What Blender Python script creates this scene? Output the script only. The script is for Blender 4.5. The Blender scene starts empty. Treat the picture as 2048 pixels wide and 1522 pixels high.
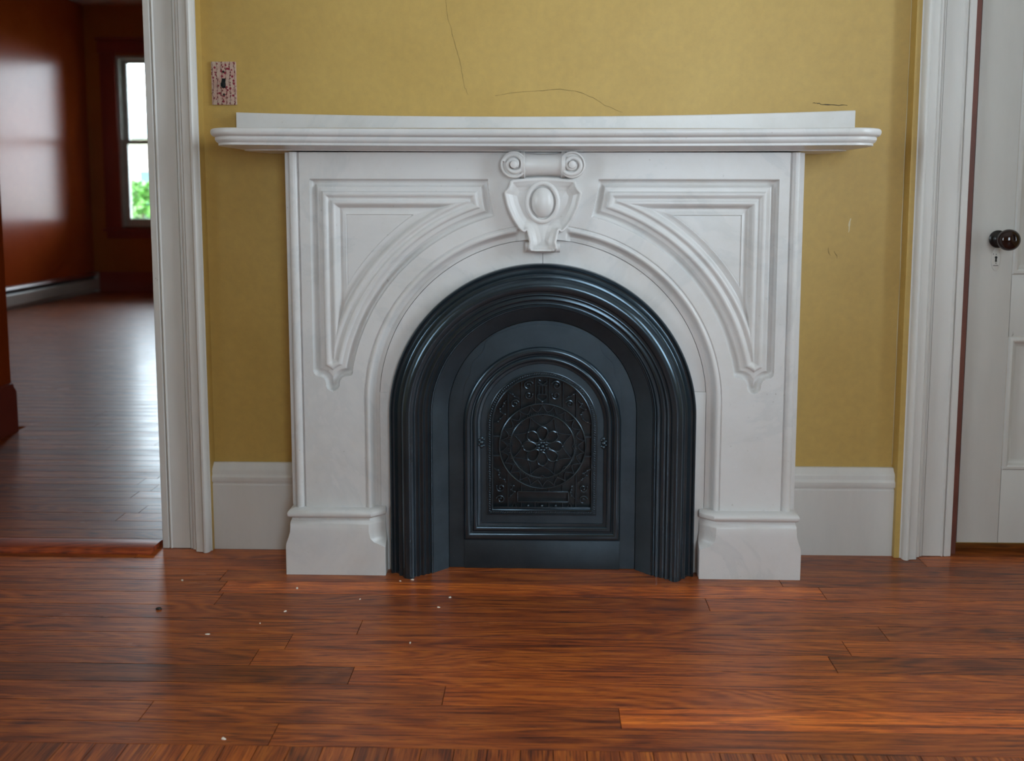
import bpy, bmesh, math, random
import numpy as np
from mathutils import Vector, Matrix
random.seed(7)
PI = math.pi
SC = bpy.context.scene
COL = SC.collection

# ------------------------------------------------------------------ camera
F_PX, W_PX, H_PX = 1680.0, 2048.0, 1522.0
PPX, PPY, HORIZON = 1055.0, 547.0, 395.0
pitch, yaw, roll = math.atan((PPY - HORIZON) / F_PX), 0.021, 0.0019
fw = Vector((-math.sin(yaw) * math.cos(pitch), math.cos(yaw) * math.cos(pitch), -math.sin(pitch)))
rt = fw.cross(Vector((0, 0, 1))).normalized()
up = rt.cross(fw)
r2 = rt * math.cos(roll) + up * math.sin(roll)
u2 = up * math.cos(roll) - rt * math.sin(roll)
camd = bpy.data.cameras.new('camera')
cam = bpy.data.objects.new('camera', camd)
COL.objects.link(cam)
m = Matrix.Identity(4)
for i in range(3):
    m[i][0], m[i][1], m[i][2] = r2[i], u2[i], -fw[i]
m.translation = Vector((0.006, -2.26, 0.975))
cam.matrix_world = m
camd.sensor_width = 36
camd.lens = F_PX / W_PX * 36
camd.shift_x = (W_PX / 2 - PPX) / W_PX
camd.shift_y = (PPY - H_PX / 2) / W_PX
camd.clip_start = 0.05
camd.clip_end = 200
camd.dof.use_dof = True
camd.dof.focus_distance = 1.95
camd.dof.aperture_fstop = 2.8
SC.camera = cam

# ------------------------------------------------------------------ sky and exposure
SC.view_settings.view_transform = 'Standard'
SC.view_settings.look = 'None'
SC.view_settings.gamma = 1
SC.view_settings.use_curve_mapping = False
SC.view_settings.exposure = 0.30
SKY = 11.0
wd = bpy.data.worlds.new('overcast_sky')
SC.world = wd
wd.use_nodes = True
bg = wd.node_tree.nodes['Background']
bg.inputs[0].default_value = (0.76, 0.90, 1.0, 1)
bg.inputs[1].default_value = SKY

def portal(name, loc, rot, sx, sy):
    l = bpy.data.lights.new(name, 'AREA')
    l.shape = 'RECTANGLE'; l.size = sx; l.size_y = sy
    l.cycles.is_portal = True
    o = bpy.data.objects.new(name, l)
    o.location = loc; o.rotation_euler = rot
    COL.objects.link(o)
# room windows: right, rear and left wall one each; next room: the one seen in its far wall
RW = [(-1.40, 1.10)]            # centre Y, width (right wall)
BW = [(1.1, 1.05)]                             # centre X, width (rear wall)
LW = [(-1.65, .85)]                             # centre Y, width (left wall)
FWIN = [(-3.86, 0.94)]   # centre X, width (far wall)
NRX, NLX, NBY, CEIL, FARY, FLX = 2.25, -2.2, -4.3, 2.89, 6.27, -4.64
for cy, w in RW: portal('window_right_offscreen', (NRX + .02, cy, 1.55), (0, PI / 2, 0), 1.7, w)
for cx, w in BW: portal('window_rear_offscreen', (cx, NBY - .02, 1.55), (PI / 2, 0, 0), w, 1.7)
for cy, w in LW: portal('window_left_offscreen', (NLX - .02, cy, 1.55), (0, -PI / 2, 0), 1.7, w)
for cx, w in FWIN: portal('window_far', (cx, FARY + .02, 1.53), (-PI / 2, 0, 0), w, 1.72)

try:
    SC.cycles.use_denoising = True
    SC.cycles.max_bounces = 10
    SC.cycles.diffuse_bounces = 6
    SC.cycles.transparent_max_bounces = 12
except Exception:
    pass

# ------------------------------------------------------------------ materials
class NT:
    def __init__(s, name):
        s.m = bpy.data.materials.new(name); s.m.use_nodes = True
        s.t = s.m.node_tree; s.b = s.t.nodes['Principled BSDF']; s.out = s.t.nodes['Material Output']
    def n(s, typ, **kw):
        nd = s.t.nodes.new(typ)
        for k, v in kw.items():
            if k.startswith('_'): setattr(nd, k[1:], v)
            else: nd.inputs[int(k[1:]) if k[1:].isdigit() else k.replace('__', ' ')].default_value = v
        return nd
    def l(s, a, b): s.t.links.new(a, b)
    def set(s, **kw):
        for k, v in kw.items(): s.b.inputs[k.replace('_', ' ')].default_value = v
    def ramp(s, fac, stops):
        r = s.n('ShaderNodeValToRGB'); e = r.color_ramp.elements
        while len(e) < len(stops): e.new(0.5)
        for i, (p, c) in enumerate(stops): e[i].position = p; e[i].color = (*c, 1)
        s.l(fac, r.inputs[0]); return r.outputs[0]
    def mix(s, fac, a, b, mode='MIX'):
        x = s.n('ShaderNodeMix'); x.data_type = 'RGBA'; x.blend_type = mode
        for sock, v in ((x.inputs[0], fac), (x.inputs[6], a), (x.inputs[7], b)):
            if hasattr(v, 'links'): s.l(v, sock)
            else: sock.default_value = v if not isinstance(v, tuple) else (*v, 1)
        return x.outputs[2]
    def noise(s, vec, scale, detail=3, rough=.5, dist=0):
        x = s.n('ShaderNodeTexNoise'); x.inputs['Scale'].default_value = scale
        x.inputs['Detail'].default_value = detail; x.inputs['Roughness'].default_value = rough
        x.inputs['Distortion'].default_value = dist
        if vec is not None: s.l(vec, x.inputs['Vector'])
        return x.outputs[0]
    def pos(s): return s.n('ShaderNodeNewGeometry').outputs['Position']
    def scale(s, vec, sc, loc=(0, 0, 0)):
        x = s.n('ShaderNodeMapping'); x.inputs['Scale'].default_value = sc; x.inputs['Location'].default_value = loc
        s.l(vec, x.inputs[0]); return x.outputs[0]
    def math(s, op, a, b=None):
        x = s.n('ShaderNodeMath'); x.operation = op
        for i, v in enumerate((a, b)):
            if v is None: continue
            if hasattr(v, 'links'): s.l(v, x.inputs[i])
            else: x.inputs[i].default_value = v
        return x.outputs[0]
    def bump(s, h, strength=.2, dist=.001):
        x = s.n('ShaderNodeBump'); x.inputs['Strength'].default_value = strength; x.inputs['Distance'].default_value = dist
        s.l(h, x.inputs['Height']); s.l(x.outputs[0], s.b.inputs['Normal'])

def plain(name, col, rough=.5, metal=0, var=.12, vs=6., bump=0., bs=60., spec=.5):
    q = NT(name); p = q.pos(); n = q.noise(p, vs, 4, .6)
    lo = tuple(c * (1 - var) for c in col); hi = tuple(min(1, c * (1 + var)) for c in col)
    q.l(q.ramp(n, [(.3, lo), (.7, hi)]), q.b.inputs['Base Color'])
    q.set(Roughness=rough, Metallic=metal, Specular_IOR_Level=spec)
    if bump: q.bump(q.noise(p, bs, 3), bump)
    return q.m

def wood(name, axis=0, sheen=.30):
    q = NT(name)
    tc = q.n('ShaderNodeTexCoord').outputs['Object']; oi = q.n('ShaderNodeObjectInfo')
    off = q.n('ShaderNodeCombineXYZ'); r = oi.outputs['Random']
    for i, k in enumerate((37., 91., 53.)): q.l(q.math('MULTIPLY', r, k), off.inputs[i])
    ad = q.n('ShaderNodeVectorMath'); ad.operation = 'ADD'; q.l(tc, ad.inputs[0]); q.l(off.outputs[0], ad.inputs[1])
    v = ad.outputs[0]
    sc = (lambda a, b: (a, b, 1) if axis == 0 else (b, a, 1))
    big = q.noise(q.scale(v, sc(1.3, 10)), 1.0, 2, .4, .35)
    rings = q.math('SINE', q.math('MULTIPLY', big, 95.))
    rings = q.math('ADD', q.math('MULTIPLY', rings, .5), .5)
    fib = q.noise(q.scale(v, sc(5, 330)), 1.0, 5, .72)
    pore = q.noise(q.scale(v, sc(20, 420)), 1.0, 2, .6)
    mid = q.noise(q.scale(v, sc(2.2, 28)), 1.0, 4, .6, .3)
    g = q.math('ADD', q.math('MULTIPLY', rings, .10), q.math('MULTIPLY', fib, .72))
    g = q.math('ADD', g, q.math('MULTIPLY', mid, .32))
    col = q.ramp(g, [(.37, (.034, .0058, .0012)), (.46, (.145, .026, .0032)), (.57, (.34, .070, .007)), (.74, (.54, .150, .016))])
    dk = q.ramp(pore, [(.34, (.45, .38, .32)), (.46, (1, 1, 1))])
    col = q.mix(1.0, col, dk, 'MULTIPLY')
    col = q.mix(1.0, col, oi.outputs['Color'], 'MULTIPLY')
    # whitish scuffs worn into the varnish
    p = q.pos()
    sc1 = q.noise(q.scale(p, (2.2, 7, 1)), 1.0, 5, .7)
    sf = q.ramp(sc1, [(.66, (0, 0, 0)), (.80, (.22, .22, .22))])
    col = q.mix(sf, col, (.42, .30, .25))
    q.l(col, q.b.inputs['Base Color'])
    rn = q.noise(q.scale(p, (3, 14, 1)), 1.0, 5, .65)
    q.l(q.ramp(rn, [(.3, (sheen * 1.45,) * 3), (.75, (sheen * 1.9,) * 3)]), q.b.inputs['Roughness'])
    q.l(q.ramp(rn, [(.3, (sheen * .6,) * 3), (.75, (sheen * 1.0,) * 3)]), q.b.inputs['Coat Roughness'])
    q.set(Specular_IOR_Level=.75, Coat_Weight=.40)
    q.bump(q.math('ADD', fib, pore), .25, .0006)
    return q.m

def marble():
    q = NT('white_marble'); p = q.pos()
    d = q.noise(p, 2.2, 6, .65, .9)
    vein = q.ramp(d, [(.40, (.66, .65, .64)), (.475, (.605, .605, .605)), (.50, (.655, .645, .64)), (.72, (.70, .685, .675))])
    cl = q.noise(q.scale(p, (5, 5, 5), (3, 1, 2)), 1.0, 5, .7)
    col = q.mix(q.ramp(cl, [(.45, (0, 0, 0)), (.8, (.6, .6, .6))]), vein, (.56, .53, .49))
    sp = q.noise(p, 95, 2, .5)
    col = q.mix(q.ramp(sp, [(.72, (0, 0, 0)), (.80, (.45, .45, .45))]), col, (.33, .29, .26))
    q.l(col, q.b.inputs['Base Color'])
    q.set(Roughness=.32, Specular_IOR_Level=.45)
    q.bump(q.noise(p, 70, 4, .6), .10, .001)
    return q.m

def iron(name='black_cast_iron', rough=.40, bmp=.03, k=1.25):
    q = NT(name); p = q.pos()
    n = q.noise(p, 9, 5, .65)
    col = q.ramp(n, [(.3, (.030 * k, .046 * k, .060 * k)), (.75, (.050 * k, .072 * k, .090 * k))])
    dust = q.ramp(q.noise(p, 260, 2, .5), [(.765, (0, 0, 0)), (.80, (1, 1, 1))])
    dz = q.n('ShaderNodeSeparateXYZ'); q.l(p, dz.inputs[0])
    low = q.ramp(dz.outputs[2], [(.0, (1, 1, 1)), (.16, (.12, .12, .12))])
    dm = q.mix(1.0, dust, low, 'MULTIPLY')
    q.l(q.mix(dm, col, (.45, .45, .43)), q.b.inputs['Base Color'])
    q.set(Specular_IOR_Level=.6, Roughness=rough, Metallic=.72)
    q.bump(q.noise(p, 110, 3, .6), bmp, .0005)
    return q.m

def wallpaint(name, a, b, rough=.5, bmp=.12, spec=.5):
    q = NT(name); p = q.pos()
    n = q.noise(q.scale(p, (1.4, 1.4, 1.4)), 1.0, 6, .65)
    col = q.ramp(n, [(.30, a), (.70, b)])
    f = q.noise(p, 45, 4, .7)
    col = q.mix(.12, col, q.ramp(f, [(.3, (.2, .15, .05)), (.7, (.7, .55, .25))]), 'OVERLAY')
    q.l(col, q.b.inputs['Base Color']); q.set(Roughness=rough, Specular_IOR_Level=spec)
    q.bump(q.math('ADD', q.noise(p, 30, 4, .6), q.noise(q.scale(p, (90, 90, 6)), 1.0, 2)), bmp, .001)
    return q.m

def trimpaint(name, c, rough=.38):
    q = NT(name); p = q.pos()
    n = q.noise(q.scale(p, (6, 6, 1.2)), 1.0, 6, .7)
    col = q.ramp(n, [(.30, tuple(v * .90 for v in c)), (.65, c)])
    ch = q.noise(q.scale(p, (26, 26, 11)), 1.0, 5, .72)
    col = q.mix(q.ramp(ch, [(.70, (0, 0, 0)), (.735, (.8, .8, .8))]), col, (.20, .17, .14))
    q.l(col, q.b.inputs['Base Color']); q.set(Roughness=rough)
    q.bump(q.noise(q.scale(p, (70, 70, 5)), 1.0, 3), .14, .001)
    return q.m

def glassmat():
    q = NT('window_glass')
    tr = q.n('ShaderNodeBsdfTransparent'); gl = q.n('ShaderNodeBsdfGlossy'); gl.inputs['Roughness'].default_value = .02
    fr = q.n('ShaderNodeFresnel'); fr.inputs[0].default_value = 1.45
    mx = q.n('ShaderNodeMixShader'); q.l(fr.outputs[0], mx.inputs[0]); q.l(tr.outputs[0], mx.inputs[1]); q.l(gl.outputs[0], mx.inputs[2])
    q.l(mx.outputs[0], q.out.inputs[0]); return q.m

def floralplate():
    q = NT('floral_print'); tc = q.n('ShaderNodeTexCoord').outputs['Object']
    base = q.ramp(q.noise(tc, 60, 2), [(.35, (.46, .28, .23)), (.7, (.50, .39, .31))])
    wob = q.n('ShaderNodeVectorMath'); wob.operation = 'ADD'
    nz = q.n('ShaderNodeTexNoise'); nz.inputs['Scale'].default_value = 55; q.l(tc, nz.inputs['Vector'])
    q.l(tc, wob.inputs[0]); q.l(q.scale(nz.outputs[1], (.012, .012, .012)), wob.inputs[1])
    # branches: wavy near-vertical lines
    sx = q.n('ShaderNodeSeparateXYZ'); q.l(wob.outputs[0], sx.inputs[0])
    st = q.math('ABSOLUTE', q.math('SINE', q.math('MULTIPLY', sx.outputs[0], 270.)))
    line = q.ramp(st, [(.10, (1, 1, 1)), (.16, (0, 0, 0))])
    col = q.mix(line, base, (.07, .03, .02))
    vo = q.n('ShaderNodeTexVoronoi'); vo.inputs['Scale'].default_value = 190; q.l(q.scale(tc, (1.2, 1, .85)), vo.inputs['Vector'])
    near = q.ramp(st, [(.45, (1, 1, 1)), (.85, (0, 0, 0))])
    dot = q.ramp(vo.outputs[0], [(.36, (1, 1, 1)), (.44, (0, 0, 0))])
    col = q.mix(q.mix(1.0, dot, near, 'MULTIPLY'), col, (.13, .008, .016))
    v2 = q.n('ShaderNodeTexVoronoi'); v2.inputs['Scale'].default_value = 85; q.l(tc, v2.inputs['Vector'])
    col = q.mix(q.ramp(v2.outputs[0], [(.22, (1, 1, 1)), (.30, (0, 0, 0))]), col, (.22, .012, .035))
    q.l(col, q.b.inputs['Base Color']); q.set(Roughness=.3); return q.m

M = {}
M['marble'] = marble()
M['iron'] = iron()
M['iron_gloss'] = iron('black_cast_iron_glossy', .22, .012)
M['tracery'] = M['iron_gloss']
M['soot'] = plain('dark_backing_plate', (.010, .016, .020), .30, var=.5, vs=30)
M['wall'] = wallpaint('ochre_wall_paint', (.455, .300, .082), (.55, .380, .116))
M['white'] = trimpaint('white_trim_paint', (.66, .645, .62))
M['door'] = trimpaint('grey_white_door_paint', (.56, .545, .51), .42)
M['wood'] = wood('oak_floor_along', 0)
M['wood2'] = wood('oak_floor_across', 1)
M['thr'] = wood('threshold_wood', 0, .42)
M['gap'] = plain('pine_subfloor', (.16, .085, .040), .8)
M['ceil'] = plain('white_ceiling_plaster', (.78, .77, .74), .8, var=.04)
M['red'] = wallpaint('glossy_orange_red_paint', (.36, .055, .010), (.46, .080, .014), .23, .03, .22)
M['rust'] = wallpaint('rust_orange_paint', (.36, .105, .018), (.44, .135, .024), .35, .04)
M['redtrim'] = trimpaint('brick_red_trim_paint', (.29, .060, .040), .3)
M['sash'] = plain('sash_grey_white', (.50, .50, .46), .4)
M['glass'] = glassmat()
M['jamb'] = plain('reddish_brown_jamb', (.15, .045, .030), .5, var=.25)
M['mortar'] = plain('lime_mortar', (.40, .37, .32), .9)
M['fins'] = plain('grey_metal_fins', (.16, .16, .16), .4, .6)
M['knob'] = plain('dark_brown_glazed_knob', (.016, .006, .005), .08, var=.6, vs=45)
M['blk'] = plain('black_metal_and_hole_shade', (.008, .008, .009), .3, var=.2)
M['print'] = floralplate()
M['switchblk'] = plain('black_toggle', (.006, .010, .011), .65, spec=.2)
M['flake'] = plain('white_paint_flake', (.80, .72, .62), .6)
M['debris'] = plain('dark_debris', (.015, .012, .010), .7)
M['crack'] = plain('paint_crack', (.13, .085, .022), .8)
M['scratch'] = plain('bare_plaster', (.62, .55, .36), .8)
M['heater'] = plain('cream_enamel', (.55, .50, .45), .4, var=.05)
M['leaf'] = plain('bright_leaf', (.10, .26, .05), .5, var=.5, vs=20)
M['bark'] = plain('bark', (.16, .11, .08), .9, var=.4, vs=12)
M['siding'] = plain('cream_siding', (.55, .47, .40), .7)
M['slate'] = plain('slate_blue_paint', (.05, .13, .15), .5)
M['lawn'] = plain('lawn', (.24, .28, .17), .9, var=.4, vs=3)

# ------------------------------------------------------------------ mesh helpers
def obj(name, verts, faces, mat, parent=None, smooth=35, loc=None):
    me = bpy.data.meshes.new(name); me.from_pydata([tuple(v) for v in verts], [], faces); me.update()
    if mat is not None:
        for mt in (mat if isinstance(mat, list) else [mat]): me.materials.append(mt)
    if smooth:
        me.polygons.foreach_set('use_smooth', [True] * len(me.polygons))
        me.set_sharp_from_angle(angle=math.radians(smooth))
    o = bpy.data.objects.new(name, me); COL.objects.link(o)
    if parent is not None: o.parent = parent
    if loc is not None: o.location = loc
    return o
def fixn(o):
    b = bmesh.new(); b.from_mesh(o.data); bmesh.ops.recalc_face_normals(b, faces=b.faces); b.to_mesh(o.data); b.free(); return o
def empty(name, loc=(0, 0, 0)):
    o = bpy.data.objects.new(name, None); COL.objects.link(o); o.location = loc; o.empty_display_size = .1; return o
def tag(o, label, cat, group=None):
    o['label'] = label; o['category'] = cat
    if group: o['group'] = group
    return o
def struct(o, label=None):
    o['kind'] = 'structure'
    if label: o['label'] = label
    return o
class MB:
    def __init__(s): s.v = []; s.f = []
    def add(s, v, f):
        k = len(s.v); s.v += [tuple(q) for q in v]; s.f += [[i + k for i in q] for q in f]; return s
    def box(s, a, b, ch=0.0):
        (x0, y0, z0), (x1, y1, z1) = a, b
        if ch <= 0:
            v = [(x, y, z) for x in (x0, x1) for y in (y0, y1) for z in (z0, z1)]
            return s.add(v, [(0, 1, 3, 2), (4, 6, 7, 5), (0, 4, 5, 1), (2, 3, 7, 6), (0, 2, 6, 4), (1, 5, 7, 3)])
        bm = bmesh.new(); bmesh.ops.create_cube(bm, size=1)
        for w in bm.verts: w.co = Vector(((x0 + x1) / 2 + w.co.x * (x1 - x0), (y0 + y1) / 2 + w.co.y * (y1 - y0), (z0 + z1) / 2 + w.co.z * (z1 - z0)))
        bmesh.ops.bevel(bm, geom=list(bm.edges), offset=ch, segments=2, affect='EDGES', profile=.6)
        bm.verts.index_update()
        s.add([w.co[:] for w in bm.verts], [[w.index for w in fc.verts] for fc in bm.faces]); bm.free(); return s
    def ell(s, c, r, rot=None, nu=10, nv=6):
        v = []; f = []
        for j in range(nv + 1):
            t = PI * j / nv
            for i in range(nu):
                a = 2 * PI * i / nu
                p = Vector((math.sin(t) * math.cos(a) * r[0], math.sin(t) * math.sin(a) * r[1], math.cos(t) * r[2]))
                if rot is not None: p = rot @ p
                v.append((p.x + c[0], p.y + c[1], p.z + c[2]))
        for j in range(nv):
            for i in range(nu):
                a, b = j * nu + i, j * nu + (i + 1) % nu
                f.append((a, a + nu, b + nu, b))
        return s.add(v, f)
    def tube(s, pts, r, n=8, closed=False, flat=1.0):
        """pts in (x,y,z); r number or list; section flattened along y by flat"""
        P = [Vector(p) for p in pts]; N = len(P); R = r if isinstance(r, (list, tuple)) else [r] * N
        v = []; f = []
        for i in range(N):
            a = P[(i - 1) % N] if (closed or i > 0) else P[0]
            b = P[(i + 1) % N] if (closed or i < N - 1) else P[-1]
            t = (b - a).normalized()
            yv = Vector((0, 1, 0))
            sd = t.cross(yv)
            if sd.length < 1e-4: sd = Vector((1, 0, 0))
            sd.normalize(); uu = sd.cross(t).normalized()
            for k in range(n):
                an = 2 * PI * k / n
                v.append(P[i] + sd * math.cos(an) * R[i] + uu * math.sin(an) * R[i] * flat)
        for i in range(N if closed else N - 1):
            j = (i + 1) % N
            for k in range(n):
                f.append((i * n + k, i * n + (k + 1) % n, j * n + (k + 1) % n, j * n + k))
        if not closed: f += [list(range(n))[::-1], [(N - 1) * n + k for k in range(n)]]
        return s.add(v, f)
    def rings(s, rings, closed=True, cap0=False, cap1=False):
        n = len(rings[0]); v = [p for r in rings for p in r]; f = []
        for i in range(len(rings) - 1):
            for k in range(n if closed else n - 1):
                a, b = i * n + k, i * n + (k + 1) % n
                f.append((a, b, b + n, a + n))
        if cap0: f.append(list(range(n))[::-1])
        if cap1: f.append([(len(rings) - 1) * n + k for k in range(n)])
        return s.add(v, f)
    def build(s, name, mat, parent=None, smooth=35, loc=None, fix=True):
        o = obj(name, s.v, s.f, mat, parent, None, loc)
        if fix: fixn(o)
        if smooth:
            o.data.polygons.foreach_set('use_smooth', [True] * len(o.data.polygons)); o.data.set_sharp_from_angle(angle=math.radians(smooth))
        return o
def box(name, a, b, mat, parent=None, ch=0.0): return MB().box(a, b, ch).build(name, mat, parent)
def arch(w, zc, z0, n=48):
    """points (x,z) of an arch from the right foot over the crown to the left foot"""
    k = 6
    p = [(w, z0 + (zc - z0) * i / k) for i in range(k)]
    p += [(w * math.cos(PI * i / n), zc + w * math.sin(PI * i / n)) for i in range(n + 1)]
    p += [(-w, zc - (zc - z0) * (i + 1) / k) for i in range(k)]
    return p
def sweep(path, prof, y0=0.0):
    """path [(x,z)] open, prof [(outward offset, y)] -> rings per path vertex with mitred corners"""
    P = [Vector((a, b)) for a, b in path]; out = []
    for i, p in enumerate(P):
        d1 = (p - P[i - 1]).normalized() if i > 0 else None
        d2 = (P[i + 1] - p).normalized() if i < len(P) - 1 else None
        d1 = d1 or d2; d2 = d2 or d1
        n1 = Vector((d1.y, -d1.x)); n2 = Vector((d2.y, -d2.x))
        nn = (n1 + n2).normalized(); k = 1 / max(.3, nn.dot(n1))
        out.append([(p.x + nn.x * k * o, y0 + y, p.y + nn.y * k * o) for o, y in prof])
    return out

# ------------------------------------------------------------------ room shell
TH = .12
w = MB(); FB0 = -.0185
w.box((NLX, 0, FB0), (-1.92, TH, CEIL)).box((-1.92, 0, 2.12), (-1.04, TH, CEIL)).box((-1.04, 0, FB0), (1.125, TH, CEIL))
w.box((1.125, 0, 2.06), (1.93, TH, CEIL)).box((1.125, .075, FB0), (1.93, TH, 2.06)).box((1.93, 0, FB0), (NRX, TH, CEIL))
wall = struct(w.build('wall_back', M['wall'], None, None), 'ochre yellow painted wall around the fireplace')
def wall_with_holes(name, axis, at, thick, lo, hi, holes, mat, z1=CEIL):
    b = MB()
    def bx(u0, u1, za, zb):
        if u1 - u0 < 1e-4 or zb - za < 1e-4: return
        if axis == 'x': b.box((min(at, at + thick), u0, za), (max(at, at + thick), u1, zb))
        else: b.box((u0, min(at, at + thick), za), (u1, max(at, at + thick), zb))
    u = lo
    for c, wd_, za, zb in sorted(holes):
        bx(u, c - wd_ / 2, FB0, z1); bx(c - wd_ / 2, c + wd_ / 2, FB0, za); bx(c - wd_ / 2, c + wd_ / 2, zb, z1); u = c + wd_ / 2
    bx(u, hi, FB0, z1)
    return struct(b.build(name, mat, None, None))
wall_with_holes('wall_right', 'x', NRX, .12, NBY, 0, [(c, w_, .7, 2.4) for c, w_ in RW], M['wall'])
wall_with_holes('wall_front', 'y', NBY, -.12, NLX, NRX, [(c, w_, .7, 2.4) for c, w_ in BW], M['wall'])
wall_with_holes('wall_left', 'x', NLX, -.12, NBY, .0, [(c, w_, .7, 2.4) for c, w_ in LW], M['wall'])
# next room
wall_with_holes('wall_far', 'y', FARY, .14, FLX - .12, 1.0, [(c, w_, .67, 2.39) for c, w_ in FWIN], M['rust'])
wall_with_holes('wall_far_left', 'x', FLX, -.12, 1.01, FARY, [], M['red'])
wall_with_holes('wall_far_right', 'x', .9, .12, TH, FARY, [], M['rust'])
wall_with_holes('wall_stub', 'x', NLX - .012, -.12, 0.0, 1.13, [], M['red'])
wall_with_holes('wall_return', 'y', 1.13, -.12, FLX, NLX - .132, [], M['red'])
struct(box('ceiling', (FLX - .2, NBY - .2, CEIL), (NRX + .2, FARY + .2, CEIL + .1), M['ceil']))

# ------------------------------------------------------------------ floor boards
floor = struct(box('floor', (FLX, NBY, -.06), (NRX, FARY, -.0185), M['gap']), 'varnished oak strip floor')
def plank_mesh(mb, lx, ly, cx=0, cy=0, c=.0003, h=.018):
    x, y = lx / 2 - .0007, ly / 2 - .0007
    v = [(cx + sx * x, cy + sy * y, -h) for sx, sy in ((-1, -1), (1, -1), (1, 1), (-1, 1))]
    v += [(cx + sx * x, cy + sy * y, -c) for sx, sy in ((-1, -1), (1, -1), (1, 1), (-1, 1))]
    v += [(cx + sx * (x - c), cy + sy * (y - c), 0) for sx, sy in ((-1, -1), (1, -1), (1, 1), (-1, 1))]
    f = [(8, 9, 10, 11)] + [(i, (i + 1) % 4, 4 + (i + 1) % 4, 4 + i) for i in range(4)] + [(4 + i, 4 + (i + 1) % 4, 8 + (i + 1) % 4, 8 + i) for i in range(4)]
    mb.add(v, f)
def plank(x0, x1, y0, y1, mat, tint):
    b = MB(); plank_mesh(b, x1 - x0, y1 - y0)
    o = obj('plank', b.v, b.f, mat, floor, None, ((x0 + x1) / 2, (y0 + y1) / 2, random.uniform(-.00025, .0)))
    o.color = (*tint, 1); return o
def rtint(rs, k=1.0):
    g = rs.uniform(.72, 1.22) * k; wv = rs.uniform(-.10, .10)
    return (g * (1 + wv * .3), g, g * (1 - wv))
rs = random.Random(21)
PW, Y0 = .0641, -.853
# butt joints seen in the photograph, row -> joint positions with the tint of the board to the right
special = {10: [(-.8235, .88)], 8: [(-.786, .85)], 6: [(-.413, .92)], 5: [(-.5555, 1.0)], 4: [(-.610, 1.05)], 3: [(-.388, 1.15)], 2: [(-.19, 1.2)], 0: [(-.486, .95)], 1: [(.15, 1.75)], 11: [(.414, .8)], 9: [(-.80, 1.55)], 7: [], 12: [(-.2, .8)]}
leftt = {3: .55, 1: .95, 4: .8, 9: .95, 7: .72}
for r in range(14):
    ya = Y0 + r * PW; yb = ya + PW
    js = [j for j, _ in special.get(r, [])]; tt = dict(special.get(r, []))
    cuts = [-2.19]; 
    if not js: cuts += [rs.uniform(-1.6, -1.3), rs.uniform(.9, 1.3), 2.24]
    else: cuts += ([js[0] - rs.uniform(.9, 1.1)] if js[0] - 1.1 > -2.1 else []) + js + [js[0] + rs.uniform(1.15, 1.5), 2.24]
    cuts = sorted(c for c in cuts if -2.2 < c < 2.25)
    for a, b_ in zip(cuts[:-1], cuts[1:]):
        t = rtint(rs)
        if a in tt: t = (tt[a] * 1.02, tt[a], tt[a] * .95)
        elif b_ in tt and r in leftt: t = (leftt[r],) * 3
        plank(a, b_, ya, yb, M['wood'], t)
# field strips running towards the camera
x = -.1518 - .0585 * 26
while x < 1.7:
    t = rtint(rs, .9)
    plank(x, x + .0585, Y0 - 1.3 - rs.uniform(0, .5), Y0, M['wood2'], t)
    x += .0585
plank(1.13, 1.925, Y0 + 14 * PW, .0745, M['wood'], rtint(rs))
# next room: near rows one by one, the far rows as one part
r = 14
while Y0 + r * PW < 1.15:
    ya = Y0 + r * PW
    x1 = -1.06 if ya < .13 else .88
    x0 = -1.9 if ya < .13 else -2.2
    c = [x0]
    if ya >= .13: c += [x0 + rs.uniform(.35, 1.1), x0 + rs.uniform(1.3, 2.0)]
    c.append(x1)
    for a, b_ in zip(c[:-1], c[1:]): plank(a, b_, ya, ya + PW, M['wood'], rtint(rs))
    r += 1
far = MB()
while Y0 + r * PW < FARY:
    ya = Y0 + r * PW; xx = FLX + .01
    while xx < .88:
        L = rs.uniform(.7, 1.8); L = min(L, .885 - xx)
        if L > .02: plank_mesh(far, L, PW, xx + L / 2, ya + PW / 2, c=.001)
        xx += max(L, .03)
    r += 1
fo = obj('distant_planks', far.v, far.f, M['wood'], floor, None); fo['kind'] = 'stuff'; fo.color = (1, 1, 1, 1)
rest = MB(); rest.box((NLX, NBY, -.018), (NRX, Y0 - 1.82, -.0006)); ro = rest.build('rear_planks', M['wood2'], floor, None); ro['kind'] = 'stuff'
# threshold board of the doorway
tp = [(.022, 0), (.022, .004), (.014, .010), (.004, .0125), (-.044, .0125), (-.054, .010), (-.062, .004), (-.062, 0)]
th = MB().rings([[(x_, y_, z_ + .0) for y_, z_ in tp] for x_ in (-1.905, -1.071)], True, True, True).build('trim_5', M['thr'])
struct(th, 'red-brown wooden threshold across the doorway'); th.color = (.95, .62, .5, 1)

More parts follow.
